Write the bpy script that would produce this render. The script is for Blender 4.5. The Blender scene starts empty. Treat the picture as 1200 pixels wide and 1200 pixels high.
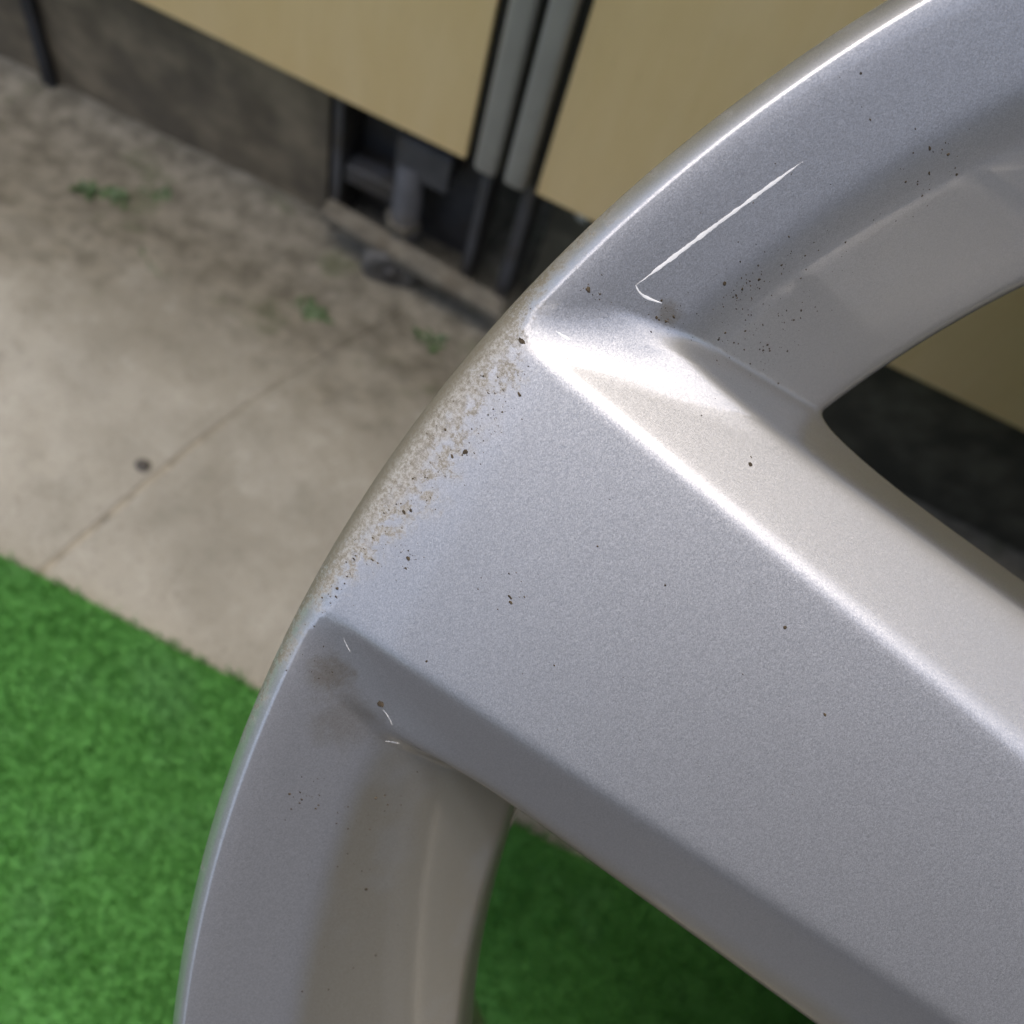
import bpy, bmesh, math, random
import numpy as np
from mathutils import Vector, Matrix, noise

sc = bpy.context.scene
rng = np.random.default_rng(7)
random.seed(7)

# ------------------------------------------------------------------ camera
CAM_H = 0.5
RT = Vector((0.90766, 0.38180, 0.17431))       # image right in the world
DNI = Vector((0.41971, -0.82568, -0.37696))    # image down
FWD = Vector((0.0, 0.41531, -0.90968))         # view direction
cam_d = bpy.data.cameras.new('camera')
cam = bpy.data.objects.new('camera', cam_d)
sc.collection.objects.link(cam)
m = Matrix.Identity(4)
for i in range(3):
    m[i][0] = RT[i]; m[i][1] = -DNI[i]; m[i][2] = -FWD[i]
m[2][3] = CAM_H
cam.matrix_world = m
cam_d.sensor_width = 36.0
cam_d.lens = 39.0
cam_d.clip_start = 0.01
cam_d.clip_end = 200.0
cam_d.dof.use_dof = True
cam_d.dof.focus_distance = 0.178
cam_d.dof.aperture_fstop = 17.5
sc.camera = cam

# ------------------------------------------------------------------ sky, sun, exposure
SUN = Vector((-0.07, 0.04, 0.997)).normalized()
world = bpy.data.worlds.new('World'); sc.world = world
world.use_nodes = True
wn = world.node_tree.nodes; wn.clear()
sky = wn.new('ShaderNodeTexSky'); sky.sky_type = 'NISHITA'; sky.sun_disc = False
sky.sun_elevation = math.asin(SUN.z); sky.sun_rotation = math.atan2(SUN.x, SUN.y)
sky.dust_density = 5.0; sky.ozone_density = 0.8; sky.air_density = 1.1
bg = wn.new('ShaderNodeBackground'); bg.inputs['Strength'].default_value = 0.14
wo = wn.new('ShaderNodeOutputWorld')
world.node_tree.links.new(sky.outputs[0], bg.inputs[0]); world.node_tree.links.new(bg.outputs[0], wo.inputs[0])
sun_d = bpy.data.lights.new('sun', 'SUN'); sun_d.energy = 0.55; sun_d.angle = math.radians(44); sun_d.color = (1.0, 0.97, 0.93)
sun = bpy.data.objects.new('sun', sun_d); sc.collection.objects.link(sun)
sun.rotation_euler = SUN.to_track_quat('Z', 'Y').to_euler()
sc.view_settings.view_transform = 'Standard'; sc.view_settings.look = 'None'
sc.view_settings.gamma = 1.0; sc.view_settings.use_curve_mapping = False
sc.view_settings.exposure = 0.82
sc.render.engine = 'CYCLES'
sc.cycles.use_denoising = True
sc.cycles.max_bounces = 8; sc.cycles.glossy_bounces = 5; sc.cycles.diffuse_bounces = 4
sc.cycles.caustics_reflective = False; sc.cycles.caustics_refractive = False

# ------------------------------------------------------------------ helpers
def link(o, parent=None):
    sc.collection.objects.link(o)
    if parent is not None: o.parent = parent
    return o
def tag(o, label=None, cat=None, group=None, kind=None):
    if label: o['label'] = label
    if cat: o['category'] = cat
    if group: o['group'] = group
    if kind: o['kind'] = kind
    return o
def empty(name, loc=(0, 0, 0)):
    o = bpy.data.objects.new(name, None); o.empty_display_size = 0.05; o.location = loc
    return link(o)
def obj_from(name, verts, faces, mat, parent=None, smooth=False):
    me = bpy.data.meshes.new(name); me.from_pydata([tuple(v) for v in verts], [], faces); me.update()
    if smooth: me.polygons.foreach_set('use_smooth', [True] * len(me.polygons))
    if mat: me.materials.append(mat)
    return link(bpy.data.objects.new(name, me), parent)
def obj_bm(name, bm, mat, parent=None, smooth=False):
    me = bpy.data.meshes.new(name); bm.to_mesh(me); bm.free()
    if smooth: me.polygons.foreach_set('use_smooth', [True] * len(me.polygons))
    me.materials.append(mat)
    return link(bpy.data.objects.new(name, me), parent)
def box_bm(x0, x1, y0, y1, z0, z1, bev=0.0, seg=2):
    bm = bmesh.new()
    bmesh.ops.create_cube(bm, size=1.0)
    for v in bm.verts:
        v.co = Vector((x0 + (v.co.x + .5) * (x1 - x0), y0 + (v.co.y + .5) * (y1 - y0), z0 + (v.co.z + .5) * (z1 - z0)))
    if bev: bmesh.ops.bevel(bm, geom=bm.edges[:], offset=bev, segments=seg, profile=0.5, affect='EDGES')
    return bm
def lathe(profile, n, axis='Z', closed=False):
    """profile of (r, h); revolved about the axis"""
    V = []; F = []
    k = len(profile)
    for i in range(n):
        a = 2 * math.pi * i / n; c, s = math.cos(a), math.sin(a)
        for r, h in profile:
            V.append((r * c, r * s, h) if axis == 'Z' else ((h, r * c, r * s) if axis == 'X' else (r * c, h, r * s)))
    for i in range(n):
        j = (i + 1) % n
        for p in range(k if closed else k - 1):
            q = (p + 1) % k
            F.append((i * k + p, j * k + p, j * k + q, i * k + q))
    return V, F

class NT:
    """small wrapper round a material's node tree"""
    def __init__(self, name):
        self.m = bpy.data.materials.new(name); self.m.use_nodes = True
        self.t = self.m.node_tree; self.N = self.t.nodes
        self.b = self.N['Principled BSDF']
    def n(self, t, **kw):
        o = self.N.new(t)
        for k, v in kw.items():
            if k.startswith('i_'):
                key = k[2:].replace('_', ' ')
                o.inputs[key].default_value = v
            else: setattr(o, k, v)
        return o
    def l(self, a, b): self.t.links.new(a, b)
    def setv(self, s, v):
        if hasattr(v, 'links') or isinstance(v, bpy.types.NodeSocket): self.l(v, s)
        else: s.default_value = v
    def math(self, op, a, b=0.0, c=0.0, clamp=False):
        o = self.N.new('ShaderNodeMath'); o.operation = op; o.use_clamp = clamp
        for i, v in enumerate((a, b, c)): self.setv(o.inputs[i], v)
        return o.outputs[0]
    def step(self, x, lo, hi):
        o = self.N.new('ShaderNodeMapRange'); o.interpolation_type = 'SMOOTHSTEP'
        self.setv(o.inputs['Value'], x); o.inputs['From Min'].default_value = lo; o.inputs['From Max'].default_value = hi
        return o.outputs[0]
    def mix(self, f, a, b):
        o = self.N.new('ShaderNodeMix'); o.data_type = 'RGBA'
        self.setv(o.inputs[0], f); self.setv(o.inputs[6], a); self.setv(o.inputs[7], b)
        return o.outputs[2]
    def mixf(self, f, a, b):
        o = self.N.new('ShaderNodeMix'); o.data_type = 'FLOAT'
        self.setv(o.inputs[0], f); self.setv(o.inputs[2], a); self.setv(o.inputs[3], b)
        return o.outputs[0]
    def noise(self, vec, scale, detail=4.0, rough=0.55, dist=0.0):
        o = self.N.new('ShaderNodeTexNoise'); o.inputs['Scale'].default_value = scale
        o.inputs['Detail'].default_value = detail; o.inputs['Roughness'].default_value = rough; o.inputs['Distortion'].default_value = dist
        if vec is not None: self.l(vec, o.inputs['Vector'])
        return o
    def bump(self, h, strength, dist):
        o = self.N.new('ShaderNodeBump'); o.inputs['Strength'].default_value = strength; o.inputs['Distance'].default_value = dist
        self.l(h, o.inputs['Height']); return o.outputs[0]
    def ramp(self, f, stops, interp='LINEAR'):
        o = self.N.new('ShaderNodeValToRGB'); o.color_ramp.interpolation = interp
        e = o.color_ramp.elements
        while len(e) < len(stops): e.new(0.5)
        for i, (p, c) in enumerate(stops):
            e[i].position = p; e[i].color = c if len(c) == 4 else (*c, 1)
        self.l(f, o.inputs[0]); return o.outputs[0]
def g3(v): return (v, v, v, 1)

def simple_mat(name, col, rough=0.6, metal=0.0, vary=0.25, scale=60.0, bump=0.0004, dirt=None, dirt_amt=0.0, stretch=(1, 1, 1)):
    t = NT(name)
    tc = t.n('ShaderNodeTexCoord'); mp = t.n('ShaderNodeMapping'); mp.inputs['Scale'].default_value = stretch
    t.l(tc.outputs['Object'], mp.inputs[0]); v = mp.outputs[0]
    nz = t.noise(v, scale, 5.0)
    c0 = tuple(x * (1 - vary) for x in col) + (1,); c1 = tuple(min(1, x * (1 + vary)) for x in col) + (1,)
    c = t.mix(t.step(nz.outputs[0], .3, .7), c0, c1)
    if dirt:
        n2 = t.noise(tc.outputs['Object'], scale * .35, 6.0, .65)
        c = t.mix(t.math('MULTIPLY', t.step(n2.outputs[0], .45, .65), dirt_amt), c, (*dirt, 1))
    t.l(c, t.b.inputs['Base Color'])
    t.b.inputs['Roughness'].default_value = rough; t.b.inputs['Metallic'].default_value = metal
    t.l(t.bump(nz.outputs[0], .5, bump), t.b.inputs['Normal'])
    return t.m

# wall frame of the cabinets: u along the fronts, w outwards (to the viewer), z up
WA = math.radians(-1.4)
WO = Vector((0.214, 0.348, 0.0)); WU = Vector((math.cos(WA), math.sin(WA), 0)); WN = Vector((math.sin(WA), -math.cos(WA), 0))
def ground_z(x, y):
    d = (Vector((x, y, 0)) - WO).dot(WN)          # distance in front of the cabinet fronts
    t = min(1, max(0, (0.16 - d) / 0.17)); t = t * t * (3 - 2 * t)
    return -0.045 * t

# ------------------------------------------------------------------ materials of the place
def mat_concrete():
    t = NT('weathered_concrete'); tc = t.n('ShaderNodeTexCoord'); v = tc.outputs['Object']
    big = t.noise(v, 9.0, 6.0, .6, .3); mid = t.noise(v, 45.0, 6.0, .65); fine = t.noise(v, 420.0, 4.0, .7)
    c = t.mix(t.step(big.outputs[0], .32, .68), (.255, .241, .200, 1), (.370, .354, .304, 1))
    c = t.mix(t.math('MULTIPLY', t.step(mid.outputs[0], .50, .72), .45), c, (.185, .178, .143, 1))
    c = t.mix(t.math('MULTIPLY', t.step(mid.outputs[0], .46, .28), .45), c, (.43, .42, .37, 1))
    c = t.mix(t.math('MULTIPLY', t.step(fine.outputs[0], .52, .70), .5), c, (.125, .112, .095, 1))
    # soil and damp grime that has settled along the cabinets
    sep = t.n('ShaderNodeSeparateXYZ'); t.l(v, sep.inputs[0])
    edge = t.math('ADD', sep.outputs[1], t.math('MULTIPLY', t.math('SUBTRACT', big.outputs[0], .5), .22))
    edge = t.math('ADD', edge, t.math('MULTIPLY', t.math('SUBTRACT', mid.outputs[0], .5), .12))
    soil = t.noise(v, 70.0, 7.0, .7)
    cs = t.mix(t.step(soil.outputs[0], .35, .65), (.100, .090, .064, 1), (.230, .212, .165, 1))
    c = t.mix(t.math('MULTIPLY', t.step(edge, .20, .315), .88), c, cs)
    gr = t.noise(v, 24.0, 4.0, .6)
    c = t.mix(t.math('MULTIPLY', t.math('MULTIPLY', t.step(gr.outputs[0], .58, .70), t.step(edge, .20, .30)), .45), c, (.075, .095, .040, 1))
    t.l(c, t.b.inputs['Base Color']); t.b.inputs['Roughness'].default_value = .9
    h = t.math('ADD', t.math('MULTIPLY', mid.outputs[0], 1.0), t.math('MULTIPLY', fine.outputs[0], .5))
    t.l(t.bump(h, .6, .0015), t.b.inputs['Normal'])
    return t.m
M_conc = mat_concrete()
M_added_asph = simple_mat('added_asphalt', (.055, .055, .057), .9, 0, .35, 300, .002)
M_joint = simple_mat('joint_filler', (.270, .245, .195), .95, 0, .4, 120)
def mat_turf(name):
    t = NT(name); tc = t.n('ShaderNodeTexCoord'); v = tc.outputs['Object']
    a = t.noise(v, 110.0, 6.0, .7); b = t.noise(v, 22.0, 4.0, .6); f = t.noise(v, 900.0, 2.0)
    c = t.mix(t.step(a.outputs[0], .33, .68), (.046, .188, .026, 1), (.072, .250, .046, 1))
    c = t.mix(t.math('MULTIPLY', t.step(b.outputs[0], .50, .70), .45), c, (.088, .240, .075, 1))
    c = t.mix(t.math('MULTIPLY', t.step(f.outputs[0], .60, .72), .5), c, (.12, .25, .10, 1))
    t.l(c, t.b.inputs['Base Color']); t.b.inputs['Roughness'].default_value = .6
    t.b.inputs['Specular IOR Level'].default_value = .3
    t.l(t.bump(f.outputs[0], .8, .001), t.b.inputs['Normal'])
    return t.m
M_turf = mat_turf('turf_fibre')
def mat_panel():
    t = NT('tan_door_sheet'); tc = t.n('ShaderNodeTexCoord'); mp = t.n('ShaderNodeMapping'); mp.inputs['Scale'].default_value = (1, 1, .18)
    t.l(tc.outputs['Object'], mp.inputs[0]); v = mp.outputs[0]
    a = t.noise(v, 40.0, 6.0, .62); b = t.noise(tc.outputs['Object'], 12.0, 4.0, .6); f = t.noise(v, 350.0, 3.0)
    c = t.mix(t.step(a.outputs[0], .30, .72), (.80, .595, .285, 1), (.85, .650, .345, 1))
    c = t.mix(t.math('MULTIPLY', t.step(b.outputs[0], .45, .72), .30), c, (.70, .525, .260, 1))
    c = t.mix(t.math('MULTIPLY', t.step(f.outputs[0], .55, .75), .15), c, (.55, .41, .20, 1))
    t.l(c, t.b.inputs['Base Color']); t.b.inputs['Roughness'].default_value = .5
    t.l(t.bump(f.outputs[0], .25, .0004), t.b.inputs['Normal'])
    return t.m
M_panel = mat_panel()
M_rail = simple_mat('grey_rail_coating', (.335, .325, .29), .45, 0, .06, 30, .0001, (.16, .15, .13), .35)
M_seal = simple_mat('black_rubber_seal', (.012, .013, .012), .6, 0, .2, 90, .0002)
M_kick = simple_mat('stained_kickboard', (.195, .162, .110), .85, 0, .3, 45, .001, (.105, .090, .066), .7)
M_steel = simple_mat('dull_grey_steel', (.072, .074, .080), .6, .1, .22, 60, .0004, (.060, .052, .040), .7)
M_kick_shade = simple_mat('shaded_kick_panel', (.095, .090, .064), .8, 0, .45, 40, .0008, (.050, .047, .034), .8)  # darker kickboard colour, with the shade behind the wheel painted in
M_dark = simple_mat('dark_primer', (.028, .029, .032), .7, 0, .3, 60)
M_ledge = simple_mat('dusty_angle_iron', (.150, .138, .108), .8, 0, .3, 90, .0006, (.10, .085, .06), .8)
M_rubber = simple_mat('grey_castor_rubber', (.115, .112, .105), .75, 0, .25, 120, .0005, (.14, .125, .10), .5)
M_body = simple_mat('cabinet_body_sheet', (.36, .36, .35), .5, 0, .06, 20)
M_pale = simple_mat('pale_putty', (.45, .46, .42), .7, 0, .2, 90)
M_weed = simple_mat('weed_leaf', (.060, .105, .038), .55, 0, .35, 200, .0003)
M_shade_wall = simple_mat('shade_wall_render', (.032, .031, .03), .9, 0, .25, 6, .002)
M_stone = simple_mat('dark_stone', (.075, .068, .06), .8, 0, .3, 200, .0008)

# ------------------------------------------------------------------ ground
def grid_mesh(name, mat, x0, x1, y0, y1, nx, ny, fn, parent=None):
    xs = np.linspace(x0, x1, nx + 1); ys = np.linspace(y0, y1, ny + 1)
    V = [(x, y, fn(x, y)) for y in ys for x in xs]
    F = [(j * (nx + 1) + i, j * (nx + 1) + i + 1, (j + 1) * (nx + 1) + i + 1, (j + 1) * (nx + 1) + i) for j in range(ny) for i in range(nx)]
    return obj_from(name, V, F, mat, parent, True)
yard = empty('concrete_yard'); tag(yard, kind='structure')
JA = Vector((-0.1812, 0.1028)); JD = Vector((0.0235, 0.0700)).normalized()    # the joint's line on the ground
JN = Vector((JD.y, -JD.x))
def conc_z(x, y):
    z = ground_z(x, y)
    z += 0.0016 * noise.fractal(Vector((x * 22, y * 22, 1.7)), 0.9, 2.0, 5) + 0.0006 * noise.noise(Vector((x * 160, y * 160, 3.1)))
    d = (Vector((x, y, 0)) - WO).dot(WN)
    if d < .03: z += .007 * min(1, (.03 - d) / .035) * (.4 + .8 * abs(noise.noise(Vector((x * 30, 4.0, 0)))))
    return z
def slab(side):
    # a slab on one side of the joint, its grid running along the joint so the edge is straight
    nu, nv = 150, 190
    us = np.concatenate([[0.0, 0.0012], 0.003 + (np.linspace(0, 1, nu) ** 1.8) * (0.85 if side > 0 else 0.60)])
    vs = np.linspace(-0.14, 0.80, nv)
    V = []; F = []
    for v in vs:
        for k, u in enumerate(us):
            wob = 0.0010 * noise.noise(Vector((v * 90, side * 3.0, 0)))
            p = JA + JD * v + JN * side * (u + (0.0003 if v < .085 else 0.0003 - .0010 * min(1, (v - .085) / .05)) + wob * .45)
            z = conc_z(p.x, p.y)
            if k == 0: z -= 0.004
            V.append((p.x, p.y, z))
    w = len(us)
    for j in range(nv - 1):
        for i in range(w - 1):
            q = (j * w + i, j * w + i + 1, (j + 1) * w + i + 1, (j + 1) * w + i)
            F.append(q if side > 0 else q[::-1])
    return obj_from('slab', V, F, M_conc, yard, True)
slab(1); slab(-1)
V = []; F = []
for i, v in enumerate(np.linspace(-0.12, 0.27, 120)):
    for u in (-.0035, .0035):
        p = JA + JD * v + JN * u; V.append((p.x, p.y, conc_z(p.x, p.y) - .0011))
    if i: F.append((2 * i - 2, 2 * i - 1, 2 * i + 1, 2 * i))
obj_from('joint_filler', V, F, M_joint, yard, True)
base = obj_from('ground', [(-30, -30, -.060), (30, -30, -.060), (30, 30, -.060), (-30, 30, -.060)], [(0, 1, 2, 3)], M_conc)
tag(base, kind='structure')
tag(obj_from('unseen_dark_ground', [(-30, -30, -.0065), (30, -30, -.0065), (30, 0.02, -.0065), (-30, 0.02, -.0065)], [(0, 1, 2, 3)], M_added_asph), kind='structure')  # unseen dark sheet, added so the wheel's lower bevels mirror less light

# unseen dark wall, added to darken the spoke's reflection and shade the yard
obj_bm('added_shade_wall', box_bm(-0.12, 4.0, -1.20, -1.00, -0.06, 1.80, .01, 2), M_shade_wall)['kind'] = 'structure'

# turf carpet: a thin mat with a cut edge, and its fibres
TA = Vector((-0.20, 0.1025)); TDv = Vector((0.1296, -0.0059)).normalized(); TNv = Vector((-TDv.y, TDv.x))
def turf_edge(s): return 0.0018 * noise.noise(Vector((s * 14, 5.0, 0))) + 0.0008 * noise.noise(Vector((s * 70, 1.0, 0)))
def turf_pt(s, d):
    p = TA + TDv * s - TNv * d
    return p
nS = 260
ss = np.linspace(-1.6, 2.2, nS); dd = np.concatenate([[0, 0.0006], np.linspace(0.003, 0.46, 40)])
V = []; F = []
for s in ss:
    for k, d in enumerate(dd):
        p = turf_pt(s, d - turf_edge(s)); V.append((p.x, p.y, -0.002 if k == 0 else 0.0042 + 0.0010 * noise.noise(Vector((p.x * 25, p.y * 25, 2)))))
w = len(dd)
for i in range(nS - 1):
    for j in range(w - 1): F.append((i * w + j, i * w + j + 1, (i + 1) * w + j + 1, (i + 1) * w + j))
turf = obj_from('turf_carpet', V, F, M_turf, None, True)
tag(turf, kind='structure')
NB = 130000
s = rng.uniform(-0.15, 0.52, NB); d = rng.uniform(-0.0010, 0.33, NB) ** 1.0
bx = TA.x + TDv.x * s - TNv.x * d; by = TA.y + TDv.y * s - TNv.y * d
ang = rng.uniform(0, 2 * math.pi, NB); lean = rng.uniform(.2, 1.0, NB); L = rng.uniform(.0030, .0058, NB); wd = rng.uniform(.00022, .00042, NB)
ca, sa = np.cos(ang), np.sin(ang)
b0 = np.stack([bx, by, np.full(NB, .0036)], 1)
side = np.stack([-sa, ca, np.zeros(NB)], 1) * wd[:, None]
tip = b0 + np.stack([ca * lean * L * .8, sa * lean * L * .8, L * np.sqrt(np.maximum(.15, 1 - (lean * .8) ** 2))], 1)
vv = np.concatenate([b0 - side, b0 + side, tip + side * .5, tip - side * .5]).astype(np.float32)
idx = np.arange(NB)
ff = np.stack([idx, idx + NB, idx + 2 * NB, idx + 3 * NB], 1).astype(np.int32)
def mesh_np(name, verts, quads):
    me = bpy.data.meshes.new(name)
    me.vertices.add(len(verts)); me.vertices.foreach_set('co', np.ascontiguousarray(verts, dtype=np.float32).ravel())
    n = len(quads); me.loops.add(n * 4); me.polygons.add(n)
    me.loops.foreach_set('vertex_index', np.ascontiguousarray(quads, dtype=np.int32).ravel())
    me.polygons.foreach_set('loop_start', np.arange(0, n * 4, 4, dtype=np.int32))
    me.polygons.foreach_set('loop_total', np.full(n, 4, dtype=np.int32))
    me.update(calc_edges=True); me.validate()
    return me
me = mesh_np('turf_fibres', vv, ff); me.materials.append(M_turf)
tf = link(bpy.data.objects.new('turf_fibres', me))
tag(tf, 'short bright green fibres of the artificial turf', 'turf', kind='stuff')

# weeds in the grime, a pebble
def weed(x, y, label, n, spread, ln, seed, flat=.6):
    rnd = random.Random(seed); V = []; F = []
    z0 = conc_z(x, y)
    for i in range(n):
        a = rnd.uniform(0, 2 * math.pi); rr = spread * math.sqrt(rnd.random())
        bx, by = rr * math.cos(a) * 1.5, rr * math.sin(a) * .8
        zz = conc_z(x + bx, y + by) - z0 - .0006
        a2 = rnd.uniform(0, 2 * math.pi); l = ln * rnd.uniform(.5, 1.1); wd = l * rnd.uniform(.13, .25); el = rnd.uniform(.15, 1.2) * flat
        dx, dy, dz = math.cos(a2) * math.cos(el), math.sin(a2) * math.cos(el), math.sin(el)
        sx, sy = -math.sin(a2) * wd, math.cos(a2) * wd
        k = len(V)
        for f_, ws, dr in ((0, .3, 0), (.45, 1, .06), (.8, .7, -.02), (1, .05, -.12)):
            cx, cy, cz = bx + dx * l * f_, by + dy * l * f_, zz + dz * l * f_ + dr * l
            V += [(cx - sx * ws, cy - sy * ws, cz), (cx, cy, cz - wd * .35 * ws), (cx + sx * ws, cy + sy * ws, cz)]
        for q in range(3):
            o = k + q * 3
            F += [(o, o + 1, o + 4, o + 3), (o + 1, o + 2, o + 5, o + 4)]
    o = obj_from('weed_tuft', V, F, M_weed, None, True); o.location = (x, y, z0)
    return tag(o, label, 'weed', 'weeds in the grime')
weed(-.1450, .2990, 'largest green weed tuft, on the bare concrete left of the castor foot', 44, .0065, .009, 1, .4)
weed(-.0820, .3200, 'small green weed tuft nearest the wheel rim, in front of the castor', 26, .0040, .009, 2)
weed(-.2860, .3130, 'green weed tuft far left, the lower one of a close pair', 30, .0040, .009, 3)
weed(-.2735, .3150, 'green weed sprig just right of the far left weed tuft', 26, .0050, .008, 4)
weed(-.2600, .3330, 'thin green weed sprig close to the stained kickboard', 22, .0060, .007, 5, .4)
weed(-.2240, .2820, 'low olive weed patch in the grime on the left concrete', 16, .0090, .006, 6, .25)
bm = bmesh.new(); bmesh.ops.create_icosphere(bm, subdivisions=3, radius=.0030)
for v in bm.verts: v.co = Vector((v.co.x * 1.25, v.co.y, v.co.z * .55)) * (1 + .25 * noise.noise(v.co * 420))
pb = obj_bm('pebble', bm, M_stone, None, True); pb.location = (-.1671, .1690, conc_z(-.1671, .169) + .0008)
tag(pb, 'small dark pebble lying on pale concrete beyond the turf', 'pebble')

# ------------------------------------------------------------------ cabinets behind
WM = Matrix(((WU.x, -WN.x, 0, WO.x), (WU.y, -WN.y, 0, WO.y), (0, 0, 1, 0), (0, 0, 0, 1)))   # local: x=u, y=away from viewer, z=up
def wall_empty(name): o = empty(name); o.matrix_world = WM; return o
PZ = 0.0715
def cabinet(name, label, u_panel0, u_panel1, u_rail0, u_rail1, seal0, seal1, body0, body1):
    c = wall_empty(name)
    obj_bm('door_panel', box_bm(u_panel0, u_panel1, 0.0, 0.004, PZ, 1.30, .0006, 2), M_panel, c, False)
    obj_bm('edge_seal', box_bm(seal0, seal1, 0.0035, 0.008, PZ + .001, 1.30), M_seal, c)
    # door rail: extruded section with a rounded nose and a rounded lower end
    obj_bm('frame_rail', box_bm(u_rail0, u_rail1, -0.0050, 0.012, PZ + .0010, 1.30, .0030, 4), M_rail, c, True)
    obj_bm('cabinet_body', box_bm(body0, body1, 0.0085, 0.36, PZ + .008, 1.33, .002, 1), M_body, c)
    return tag(c, label, 'cabinet', 'cabinets behind the wheel')
cl = cabinet('storage_cabinet', 'tan panelled cabinet on the left, above the stained kickboard', -1.25, -0.3064, -0.3007, -0.2888, -0.3064, -0.3000, -1.27, -0.2890)
cr = cabinet('storage_cabinet', 'tan panelled cabinet on the right, behind the silver wheel', -0.2684, 0.85, -0.2850, -0.2735, -0.2742, -0.2684, -0.2846, 0.87)
obj_bm('seal_strip', box_bm(-0.2888, -0.2850, 0.004, 0.0082, PZ + .002, 1.30), M_seal, cr)
# lower fronts
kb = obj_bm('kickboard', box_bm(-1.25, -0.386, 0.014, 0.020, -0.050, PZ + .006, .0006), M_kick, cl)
obj_bm('kickboard', box_bm(-0.2600, 0.85, 0.014, 0.020, -0.050, PZ + .006, .0006), M_kick_shade, cr)
obj_bm('corner_strip', box_bm(-0.567, -0.560, 0.008, 0.0138, -0.050, PZ + .006, .0008), M_dark, cl)
bm = bmesh.new(); bmesh.ops.create_uvsphere(bm, u_segments=16, v_segments=10, radius=.0042)
for v in bm.verts: v.co.y *= .5; v.co += Vector((-.2442, .0135, .0555))
obj_bm('bolt_cap', bm, M_pale, cr, True)

st = wall_empty('steel_base_stand')
tag(st, 'grey steel base stand with levelling foot under the cabinet corner', 'stand')
obj_bm('side_plate', box_bm(-0.3795, -0.3740, 0.005, 0.060, -0.050, PZ + .004, .0006), M_steel, st)
obj_bm('back_plate', box_bm(-0.3735, -0.2945, 0.030, 0.034, -0.050, PZ + .006, .0004), M_steel, st)
obj_bm('cross_bar', box_bm(-0.3735, -0.3300, 0.008, 0.020, 0.0020, 0.0150, .0012), M_steel, st)
V, F = lathe([(.0001, -.016), (.0105, -.016), (.0105, -.0115), (.0083, -.0105), (.0083, .040), (.0001, .040)], 28)
pl = obj_from('levelling_post', V, F, M_steel, st, True); pl.location = (-.3360, .010, .0)
obj_bm('bracket', box_bm(-0.3440, -0.3140, 0.0045, 0.026, 0.0340, 0.0600, .0010), M_steel, st)
V, F = lathe([(.0001, -.004), (.0098, -.004), (.0104, -.002), (.0104, .004), (.0098, .006), (.0001, .006)], 6)
nt = obj_from('lock_nut', V, F, M_ledge, st); nt.location = (-.3370, .009, -.0105)
post = obj_bm('post', box_bm(-0.2975, -0.2925, 0.0045, 0.030, -0.050, PZ + .004, .0006), M_steel, st)
obj_bm('post', box_bm(-0.2755, -0.2690, 0.0045, 0.030, -0.050, PZ + .004, .0006), M_steel, st)
# angle-iron ledge, turned a little towards the viewer at its right end
bm = bmesh.new()
sec = [(-.0075, -.0185), (-.0075, -.0130), (-.0068, -.0122), (.0040, -.0122), (.0040, -.0145), (-.0050, -.0145), (-.0050, -.0185)]
for x in (-.3790, -.2660):
    for (yy, zz) in sec: bm.verts.new((x, yy - (x + .379) * .077, zz - (x + .379) * .02))
bm.verts.ensure_lookup_table(); k = len(sec)
for i in range(k): bm.faces.new((bm.verts[i], bm.verts[(i + 1) % k], bm.verts[k + (i + 1) % k], bm.verts[k + i]))
bm.faces.new([bm.verts[i] for i in range(k)][::-1]); bm.faces.new([bm.verts[k + i] for i in range(k)])
bmesh.ops.recalc_face_normals(bm, faces=bm.faces[:])
obj_bm('ledge', bm, M_ledge, st)
# castor under the ledge
V, F = lathe([(.004, -.0075), (.0135, -.0075), (.0165, -.0060), (.0174, -.003), (.0174, .003), (.0165, .0060), (.0135, .0075), (.004, .0075)], 36, 'Y', True)
cs = obj_from('castor', V, F, M_rubber, st, True); cs.location = (-.3345, -.0040, -.0320); cs.rotation_euler = (0, 0, math.radians(14))
V, F = lathe([(.0001, -.0088), (.0050, -.0088), (.0058, -.0080), (.0058, .0080), (.0050, .0088), (.0001, .0088)], 20, 'Y')
obj_from('axle', V, F, M_steel, cs, True)

# ------------------------------------------------------------------ the wheel
WC = Vector((0.217798, 0.031867, 0.312424)); EZ = Vector((-0.0218645, -0.5863924, 0.8097320)); EX = Vector((-0.9798778, 0.1732948, 0.0990379))
EZ.normalize(); EX = (EX - EZ * EX.dot(EZ)).normalized(); EY = EZ.cross(EX)
wheel = empty('alloy_wheel')
mw = Matrix.Identity(4)
for i in range(3): mw[i][0] = EX[i]; mw[i][1] = EY[i]; mw[i][2] = EZ[i]; mw[i][3] = WC[i]
wheel.matrix_world = mw
tag(wheel, 'silver painted alloy wheel without tyre, leaning back against the cabinet', 'wheel')

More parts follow.
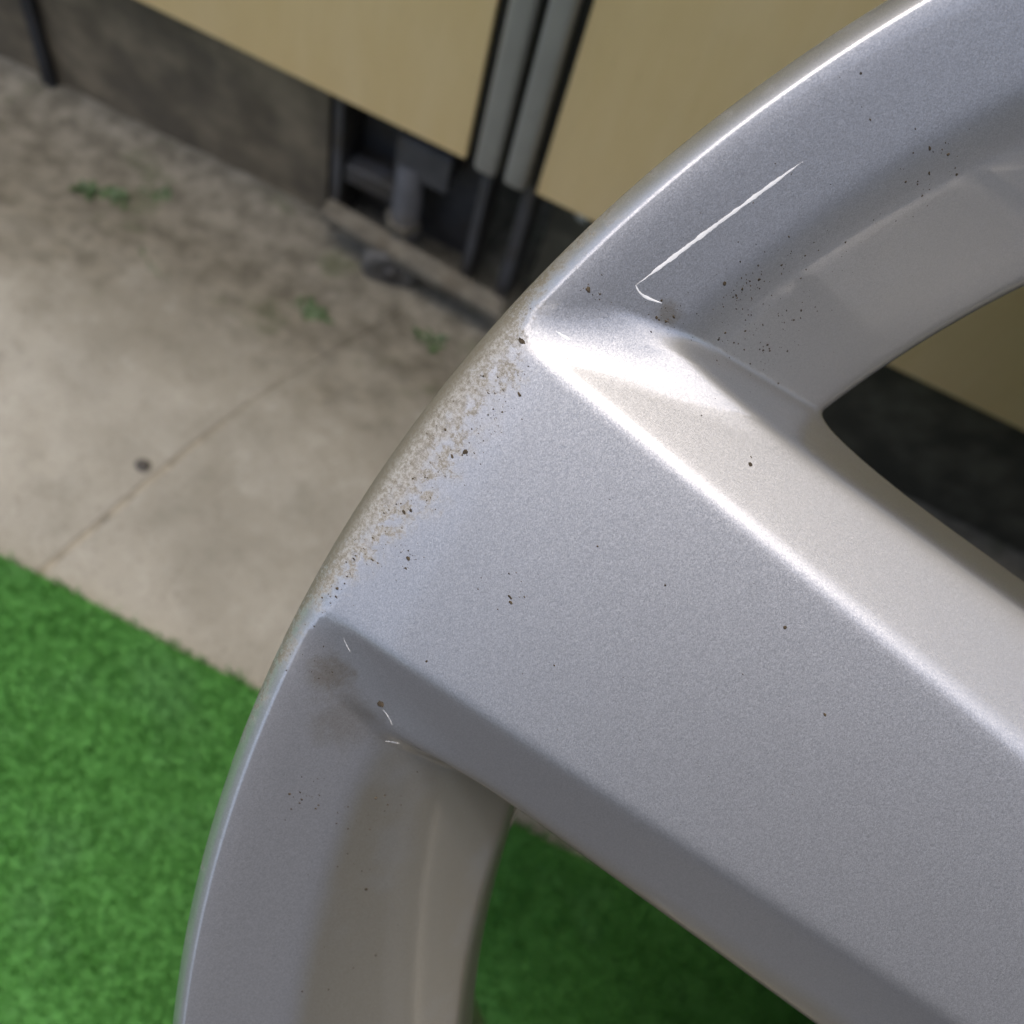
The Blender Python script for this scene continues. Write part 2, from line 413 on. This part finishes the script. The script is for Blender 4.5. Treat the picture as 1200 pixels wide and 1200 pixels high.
def mat_paint():
    t = NT('silver_metallic_paint')
    tc = t.n('ShaderNodeTexCoord'); tc.object = wheel
    sc_ = t.n('ShaderNodeVectorMath', operation='SCALE'); sc_.inputs['Scale'].default_value = 1000.0
    t.l(tc.outputs['Object'], sc_.inputs[0]); v = sc_.outputs[0]                # millimetres in the wheel's frame
    sep = t.n('ShaderNodeSeparateXYZ'); t.l(v, sep.inputs[0]); X, Y, Z = sep.outputs
    r = t.math('SQRT', t.math('ADD', t.math('MULTIPLY', X, X), t.math('MULTIPLY', Y, Y)))
    # metal flakes: each cell its own facing
    vo = t.n('ShaderNodeTexVoronoi'); vo.inputs['Scale'].default_value = 7.0; t.l(v, vo.inputs['Vector'])
    off = t.n('ShaderNodeVectorMath', operation='SUBTRACT'); t.l(vo.outputs['Color'], off.inputs[0]); off.inputs[1].default_value = (.5, .5, .5)
    offs = t.n('ShaderNodeVectorMath', operation='SCALE'); offs.inputs['Scale'].default_value = .10; t.l(off.outputs[0], offs.inputs[0])
    geo = t.n('ShaderNodeNewGeometry')
    add = t.n('ShaderNodeVectorMath', operation='ADD'); t.l(geo.outputs['Normal'], add.inputs[0]); t.l(offs.outputs[0], add.inputs[1])
    nrm = t.n('ShaderNodeVectorMath', operation='NORMALIZE'); t.l(add.outputs[0], nrm.inputs[0])
    fl = t.n('ShaderNodeSeparateColor'); t.l(vo.outputs['Color'], fl.inputs[0])
    paint = t.mix(fl.outputs[1], (.425, .432, .445, 1), (.515, .522, .535, 1))
    # grime along the flange and over the end of the spoke
    n1 = t.noise(v, .24, 7.0, .66, .5); n2 = t.noise(v, 1.25, 9.0, .86); n4 = t.noise(v, .42, 5.0, .7); n3 = t.noise(v, .05, 3.0, .5)
    yn = t.math('MULTIPLY_ADD', Y, 1 / 200.0, .5)
    lim = t.ramp(yn, [(0.0, g3(.06)), (.22, g3(.10)), (.34, g3(.30)), (.375, g3(.62)), (.50, g3(.70)), (.575, g3(.60)), (.62, g3(.34)), (.70, g3(.20)), (.80, g3(.10)), (1.0, g3(.05))])
    rl = t.math('SUBTRACT', 246.0, t.math('MULTIPLY', lim, 18.0))
    ex = t.math('ADD', t.math('SUBTRACT', r, rl), t.math('MULTIPLY', t.math('SUBTRACT', n1.outputs[0], .5), 13.0))
    film = t.math('MULTIPLY', t.step(ex, -1.5, 3.0), t.math('MAXIMUM', t.math('MULTIPLY_ADD', t.step(n4.outputs[0], .40, .56), .85, .15), t.step(r, 238.5, 242.0)))
    brk = t.step(t.math('ADD', n2.outputs[0], t.math('MULTIPLY', film, .14)), .55, .64)
    gr = t.math('MULTIPLY', film, t.math('MULTIPLY_ADD', brk, .62, .26))
    rimd = t.math('MULTIPLY', t.step(t.math('ADD', ex, t.math('MULTIPLY', n2.outputs[0], 3.0)), 4.5, 9.0), .80)
    gr = t.math('MAXIMUM', gr, rimd, clamp=True)
    # old water film in the pockets
    pk = t.math('MULTIPLY', t.step(Z, -6.5, -10.0), t.step(n3.outputs[0], .05, .50))
    pk = t.math('MULTIPLY', pk, t.math('MULTIPLY_ADD', t.step(Y, -10.0, 30.0), .50, .14))
    def spot(cx, cy, rad, amt):
        dx = t.math('SUBTRACT', X, cx); dy = t.math('SUBTRACT', Y, cy)
        dd = t.math('SQRT', t.math('ADD', t.math('MULTIPLY', dx, dx), t.math('MULTIPLY', dy, dy)))
        dd = t.math('ADD', dd, t.math('MULTIPLY', t.math('SUBTRACT', n1.outputs[0], .5), rad * 1.6))
        return t.math('MULTIPLY', t.step(dd, rad, rad * .25), amt)
    sp = t.math('MAXIMUM', spot(231.5, 37.5, 5.0, .55), spot(225.0, 43.5, 8.0, .34))
    sp = t.math('MAXIMUM', sp, spot(222.0, -44.5, 3.0, .5))
    sp = t.math('MULTIPLY', sp, t.math('MULTIPLY_ADD', n2.outputs[0], .9, .4))
    paint = t.mix(pk, paint, (.370, .325, .215, 1))            # thin films tint the metal, they do not hide it
    paint = t.mix(sp, paint, (.210, .160, .070, 1))
    gcol = t.mix(t.step(n2.outputs[0], .40, .60), (.42, .405, .360, 1), (.170, .146, .100, 1))
    gcol = t.mix(t.step(r, 241.8, 244.2), gcol, (.150, .126, .074, 1))
    t.l(t.mix(gr, paint, gcol), t.b.inputs['Base Color'])
    t.l(t.mixf(gr, .86, 0.0), t.b.inputs['Metallic'])
    t.l(t.mixf(gr, .45, .85), t.b.inputs['Roughness'])
    t.l(nrm.outputs[0], t.b.inputs['Normal'])
    t.l(t.math('SUBTRACT', .85, gr, clamp=True), t.b.inputs['Coat Weight'])
    t.b.inputs['Coat Roughness'].default_value = .035
    op = t.noise(v, .55, 2.0, .5)
    t.l(t.bump(op.outputs[0], .05, .00012), t.b.inputs['Coat Normal'])
    return t.m
M_paint = mat_paint()
M_barrel = M_paint
M_speck = simple_mat('dried_mud', (.070, .053, .032), .95, 0, .5, 900, .0003)

def spl(u, w): return w * np.logaddexp(0, u / w)
SEC = 2 * math.pi / 5
def height(x, y, want=False):
    """front surface of the casting, millimetres, in the wheel's frame"""
    r = np.hypot(x, y); th = np.arctan2(y, x); th = th - SEC * np.round(th / SEC)
    xs = r * np.cos(th); ys = np.abs(r * np.sin(th))
    # every edge of a pocket has the same section: a bevel (t 0..1), a wall (1..2), then the opening;
    # rim, spoke and hub only stretch it differently, and a smooth minimum rounds the corners in plan
    g = 241.2 - r
    tr = g / 18.7 + (1 / 30.0 - 1 / 18.7) * spl(g - 18.7, .9)
    s_ = np.clip((235 - xs) / 120, -.2, 1.4)
    wv = 27.8 - 6.1 * s_; bw = 12.4 + 7.9 * s_
    gs = ys - wv
    ts = gs / bw + (1 / 3.2 - 1 / bw) * spl(gs - bw, .6)
    gh = r - 84
    t_h = gh / 16.0 + (1 / 9.0 - 1 / 16.0) * spl(gh - 16.0, 1.0)
    def smin(a, b):
        k_ = .26 + .60 * np.clip((a + b) / 2, 0, 1.7)
        w_ = np.maximum(0, 1 - np.abs(a - b) / k_)
        return np.minimum(a, b) - .25 * k_ * w_ * w_
    t = smin(smin(tr, ts), t_h)
    deep = 1 + (bw / 12.4 - 1) * np.clip((np.minimum(tr, t_h) - ts) * 1.5, 0, 1)       # the spoke's bevels deepen towards the hub
    wc = .040 + .060 * np.clip((ts - tr) * 2, 0, 1)
    h = -7.6 * deep * (spl(t, wc) - spl(t - 1, .05)) - 28.0 * spl(t - 1, .05) - 420 * spl(t - 2, .018)
    h = np.maximum(h, -90)
    h = h - 5.0 * np.clip((60 - r) / 40, 0, 1) ** 2
    if want: return h, (tr < np.minimum(ts, t_h)) & (tr > 0)
    return h
def sdf(x, y, z, hn=None):
    if hn is None:
        e = .04
        h = height(x, y); hx = (height(x + e, y) - h) / e; hy = (height(x, y + e) - h) / e
        gn = np.sqrt(1 + hx * hx + hy * hy)
    else: h, gn = hn
    r = np.hypot(x, y)
    d = (z - h) / gn
    qr, qz = r - 238.8, z + 6.2
    rd = np.where((qr > 0) & (qz > 0), np.hypot(np.maximum(qr, 0), np.maximum(qz, 0)) - 6.2, np.maximum(qr, qz) - 6.2)
    d = np.maximum(d, rd)
    d = np.maximum(d, np.minimum(-13.0 - z, r - 229.0))
    d = np.maximum(d, -46.0 - z)
    d = np.maximum(d, 32.0 - r)
    th = np.arctan2(y, x); th = th - SEC * np.round(th / SEC); xs = r * np.cos(th); ys = r * np.sin(th)
    hp = np.hypot(xs - 57, ys)
    d = np.maximum(d, np.minimum(14.0 - hp, z + 26.0)); d = np.maximum(d, 8.0 - hp)
    return d
def build_sector():
    dz, dr = .72, .72
    nT = 420
    R_ = np.arange(29.0, 247.5, dr); Zg = np.arange(-48.0, 3.0, dz) + .113
    dT = SEC / nT; T = -SEC / 2 - dT / 2 + dT * np.arange(nT + 2)
    nR, nZ, nTt = len(R_), len(Zg), len(T)
    rr, tt = np.meshgrid(R_, T, indexing='ij'); x2, y2 = rr * np.cos(tt), rr * np.sin(tt)
    e = .04; h = height(x2, y2); hx = (height(x2 + e, y2) - h) / e; hy = (height(x2, y2 + e) - h) / e; gn = np.sqrt(1 + hx * hx + hy * hy)
    D = np.empty((nR, nTt, nZ), np.float32)
    for k, z in enumerate(Zg): D[:, :, k] = sdf(x2, y2, z, (h, gn))
    D[np.abs(D) < 1e-6] = 1e-6
    S = D < 0
    cnt = np.zeros((nR - 1, nTt - 1, nZ - 1), np.int8)
    for a in (0, 1):
        for b in (0, 1):
            for c in (0, 1): cnt += S[a:nR - 1 + a, b:nTt - 1 + b, c:nZ - 1 + c]
    act = (cnt > 0) & (cnt < 8)
    ci = np.argwhere(act); vid = np.full(act.shape, -1, np.int32); vid[act] = np.arange(len(ci))
    acc = np.zeros((len(ci), 3)); num = np.zeros(len(ci))
    for ax in range(3):
        o1, o2 = [q for q in range(3) if q != ax]
        for a in (0, 1):
            for b in (0, 1):
                p0 = ci.copy(); p0[:, o1] += a; p0[:, o2] += b; p1 = p0.copy(); p1[:, ax] += 1
                d0 = D[p0[:, 0], p0[:, 1], p0[:, 2]].astype(float); d1 = D[p1[:, 0], p1[:, 1], p1[:, 2]].astype(float)
                ok = (d0 < 0) != (d1 < 0); f_ = np.where(ok, d0 / np.where(ok, d0 - d1, 1), 0)
                p = p0.astype(float); p[:, ax] += f_
                acc[ok] += p[ok]; num[ok] += 1
    q = acc / num[:, None]
    rv = R_[0] + dr * q[:, 0]; tv = T[0] + dT * q[:, 1]; zv = Zg[0] + dz * q[:, 2]
    lo = ci[:, 1] == 0; hi = ci[:, 1] == nTt - 2
    tv[lo] = -SEC / 2; tv[hi] = SEC / 2
    P = np.stack([rv * np.cos(tv), rv * np.sin(tv), zv], 1)
    def grad(P, e=.03):
        G = np.empty_like(P)
        for ax in range(3):
            a = P.copy(); b = P.copy(); a[:, ax] += e; b[:, ax] -= e
            G[:, ax] = (sdf(*a.T) - sdf(*b.T)) / (2 * e)
        return G
    for it in range(3):
        d = sdf(*P.T); G = grad(P); g2 = np.maximum((G * G).sum(1), .2)
        stp = -(d / g2)[:, None] * G
        ln = np.linalg.norm(stp, axis=1); stp *= np.minimum(1, .5 / np.maximum(ln, 1e-9))[:, None]
        P = P + stp
        for mk, a in ((lo, -SEC / 2), (hi, SEC / 2)):
            rq = np.hypot(P[mk, 0], P[mk, 1]); P[mk, 0] = rq * math.cos(a); P[mk, 1] = rq * math.sin(a)
    Nn = grad(P, .06); Nn /= np.maximum(np.linalg.norm(Nn, axis=1), 1e-9)[:, None]
    quads = []
    # edges along r, theta, z with a sign change make one quad each
    for ax in range(3):
        o1, o2 = [(1, 2), (2, 0), (0, 1)][ax]
        sl0 = [slice(None)] * 3; sl1 = [slice(None)] * 3; sl0[ax] = slice(0, -1); sl1[ax] = slice(1, None)
        s0 = S[tuple(sl0)]; s1 = S[tuple(sl1)]
        ed = np.argwhere(s0 != s1)
        shp = np.array(act.shape)
        okm = (ed[:, o1] >= 1) & (ed[:, o2] >= 1) & (ed[:, o1] <= shp[o1] - 1) & (ed[:, o2] <= shp[o2] - 1) & (ed[:, ax] <= shp[ax] - 1)
        ed = ed[okm]
        def cell(da, db):
            c = ed.copy(); c[:, o1] += da; c[:, o2] += db
            return vid[c[:, 0], c[:, 1], c[:, 2]]
        Q = np.stack([cell(-1, -1), cell(0, -1), cell(0, 0), cell(-1, 0)], 1)
        flip = ~s0[ed[:, 0], ed[:, 1], ed[:, 2]]
        Q[flip] = Q[flip][:, ::-1]
        quads.append(Q[(Q >= 0).all(1)])
    return P, Nn, np.concatenate(quads)
P, Nn, Q = build_sector()
fc = P[Q].mean(1)
hq, rimdom = height(fc[:, 0], fc[:, 1], True)
fr = np.hypot(fc[:, 0], fc[:, 1])
is_rim = (fr > 241.2) | (rimdom & (fr > 186)) | (fr > 228.9) & (fc[:, 2] < -9)
def submesh(name, mask):
    q = Q[mask]; used = np.unique(q); mp = np.full(len(P), -1, np.int64); mp[used] = np.arange(len(used))
    me = mesh_np(name, P[used] / 1000.0, mp[q]); me.materials.append(M_paint)
    me.polygons.foreach_set('use_smooth', np.ones(len(me.polygons), dtype=bool))
    if len(me.vertices) == len(used): me.normals_split_custom_set_from_vertices(Nn[used].astype(np.float32))
    return me
me_sp = submesh('spoke', ~is_rim); me_rim = submesh('rim_lip', is_rim)
for k in range(5):
    for nm, me in (('spoke', me_sp), ('rim_lip', me_rim)):
        o = bpy.data.objects.new(nm, me); link(o, wheel); o.rotation_euler = (0, 0, SEC * k)
# barrel behind the face: well, humps, rear seat and rear flange
prof = [(192.5, -44.0), (193.0, -52.0), (197.0, -64.0), (199.5, -74.0), (199.5, -92.0), (204.0, -106.0), (216.0, -126.0), (219.5, -140.0), (220.5, -176.0), (223.0, -186.0), (233.0, -193.0), (239.0, -196.5),
        (241.5, -199.0), (243.0, -197.0), (243.0, -190.0), (240.5, -187.0), (231.5, -185.5), (229.0, -182.0), (228.5, -160.0), (227.0, -145.0), (222.0, -134.0), (209.0, -108.0), (206.5, -96.0), (206.5, -72.0), (209.0, -62.0), (224.0, -50.0), (228.6, -45.9), (222.0, -45.7)]
V, F = lathe([(a / 1000, b / 1000) for a, b in prof], 240, 'Z', True)
br = obj_from('barrel', V, F, M_barrel, wheel, True)
mod = br.modifiers.new('bevel', 'SUBSURF'); mod.levels = 1; mod.render_levels = 1
# centre cap
V, F = lathe([(.0001, -.0035), (.018, -.0040), (.027, -.0055), (.0305, -.0075), (.0318, -.011), (.0318, -.030), (.0001, -.030)], 64)
obj_from('centre_cap', V, F, M_paint, wheel, True)

# dried mud specks standing on the paint
spots = []
def sp1(x, y, s): spots.append((x, y, s * 1.65))
for x, y, s in [(233.3, -20.7, .62), (237.9, -27.7, .72), (237.4, 5.9, .55), (236.6, 5.0, .45), (232.4, 11.9, .55), (215.2, 6.9, .55), (214.6, 7.6, .45), (217.7, 3.8, .35), (196.4, -9.9, .28), (177.1, -15.9, .42), (163.0, -8.3, .50),
                (219.9, 24.3, .30), (235.0, -8.1, .55), (236.3, -6.3, .5), (202.6, 11.8, .28), (208.9, -8.5, .25), (177.6, -5.7, .25), (220.2, 9.0, .25), (239.6, 17.4, .4), (239.0, 23.3, .38), (196.9, -33.2, .55), (197.5, -34.2, .3),
                (234.3, -40.1, .65), (223.0, -43.0, .4), (220.9, -44.7, .4), (220.3, -88.8, .3), (214.9, -85.1, .3), (221.6, 37.4, .95), (212.0, 55.2, .5), (202.8, 72.9, .5), (193.0, 85.6, .4), (204.7, -87.9, .6), (198.2, -88.4, .35), (202.0, -85.6, .5)]: sp1(x, y, s)
def cluster(cx, cy, sx, sy, n, s0, s1):
    for i in range(n): sp1(rng.normal(cx, sx), rng.normal(cy, sy), s0 + (s1 - s0) * rng.random() ** 3)
cluster(234.5, -14.5, 2.0, 6.0, 90, .08, .28); cluster(237.5, 6, 1.8, 8.0, 90, .08, .24); cluster(233, 12, 1.4, 2.4, 26, .10, .4)
cluster(241.5, -25, 1.0, 14, 60, .08, .26); cluster(239.8, 24, 1.2, 7, 40, .08, .26)
cluster(216.5, 6, 2.2, 2.2, 16, .08, .26); cluster(222.2, -44, 1.6, 2.0, 34, .10, .34); cluster(232.5, -40.3, 1.4, 1.6, 18, .08, .3)
cluster(214.5, -55, 1.4, 3.0, 26, .12, .5); cluster(209, -54, 5.0, 6.0, 170, .10, .34); cluster(202, -86, 2.6, 3.2, 42, .08, .36); cluster(205, -68, 4.5, 9, 34, .08, .24)
cluster(222.5, 60, 2.6, 3.0, 44, .08, .34); cluster(233.5, 37, 2.2, 2.0, 22, .08, .26); cluster(210, 60, 3.0, 6.0, 34, .08, .3); cluster(199, 80, 4.0, 8.0, 20, .08, .28)
cluster(196, 5, 26, 14, 46, .06, .16); cluster(222, -70, 6, 18, 30, .06, .16); cluster(224, 75, 6, 16, 26, .06, .16)
SV = []; SF = []
ring = 7
for (x, y, s) in spots:
    rr_ = math.hypot(x, y)
    if rr_ > 242.0: continue
    h0 = float(height(np.array([x]), np.array([y]))[0])
    if h0 < -34: continue
    e = .15
    hx = (float(height(np.array([x + e]), np.array([y]))[0]) - h0) / e; hy = (float(height(np.array([x]), np.array([y + e]))[0]) - h0) / e
    n = Vector((-hx, -hy, 1)).normalized(); t1 = n.cross(Vector((.3, .9, .2))).normalized(); t2 = n.cross(t1)
    c = Vector((x, y, h0)); b0_ = len(SV); a0 = rng.random() * 6.28; el = rng.uniform(.35, 1.0)
    for lev, (q, hgt) in enumerate(((1.0, -.06), (.72, .16))):
        for i in range(ring):
            a = a0 + 2 * math.pi * i / ring; rad = s * .5 * q * (1 + .8 * (rng.random() - .5))
            SV.append((c + t1 * math.cos(a) * rad + t2 * math.sin(a) * rad * el + n * hgt * s * .6) / 1000)
    for i in range(ring):
        j = (i + 1) % ring; SF.append((b0_ + i, b0_ + j, b0_ + ring + j, b0_ + ring + i))
    SF.append(tuple(b0_ + ring + i for i in range(ring)))
o = obj_from('mud_specks', SV, SF, M_speck, wheel, True)
tag(o, kind='stuff')

# white ribbons that paint reflected glints into the pockets' corners
M_glint = simple_mat('white_glint', (.86, .87, .86), .35, 0, .05, 400, .0001)
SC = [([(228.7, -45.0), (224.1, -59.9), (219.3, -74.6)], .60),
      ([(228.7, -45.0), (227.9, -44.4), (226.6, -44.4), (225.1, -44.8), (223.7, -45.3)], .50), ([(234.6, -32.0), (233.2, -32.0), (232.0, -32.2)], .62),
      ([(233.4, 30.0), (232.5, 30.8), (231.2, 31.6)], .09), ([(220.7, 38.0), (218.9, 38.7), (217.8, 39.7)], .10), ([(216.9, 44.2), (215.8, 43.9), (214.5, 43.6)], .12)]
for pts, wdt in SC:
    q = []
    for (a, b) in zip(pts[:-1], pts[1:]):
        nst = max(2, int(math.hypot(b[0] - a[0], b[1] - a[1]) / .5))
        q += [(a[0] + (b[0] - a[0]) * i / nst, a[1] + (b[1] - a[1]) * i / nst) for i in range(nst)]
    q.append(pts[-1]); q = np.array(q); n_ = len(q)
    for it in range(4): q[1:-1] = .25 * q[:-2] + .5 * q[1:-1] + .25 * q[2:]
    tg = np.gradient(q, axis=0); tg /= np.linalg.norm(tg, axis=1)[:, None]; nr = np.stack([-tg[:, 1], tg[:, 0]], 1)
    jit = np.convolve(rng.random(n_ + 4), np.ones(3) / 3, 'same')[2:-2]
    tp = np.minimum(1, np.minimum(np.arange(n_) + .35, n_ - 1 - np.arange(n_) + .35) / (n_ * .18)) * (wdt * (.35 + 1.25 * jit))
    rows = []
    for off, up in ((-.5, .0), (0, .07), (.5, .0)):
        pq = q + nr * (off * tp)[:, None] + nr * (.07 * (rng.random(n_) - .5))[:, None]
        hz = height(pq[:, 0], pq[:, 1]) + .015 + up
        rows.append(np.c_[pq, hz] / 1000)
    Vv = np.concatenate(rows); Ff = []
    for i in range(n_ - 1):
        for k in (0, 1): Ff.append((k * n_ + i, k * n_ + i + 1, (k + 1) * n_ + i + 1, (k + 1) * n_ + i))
    obj_from('glint_ribbon', Vv, Ff, M_glint, wheel, True)
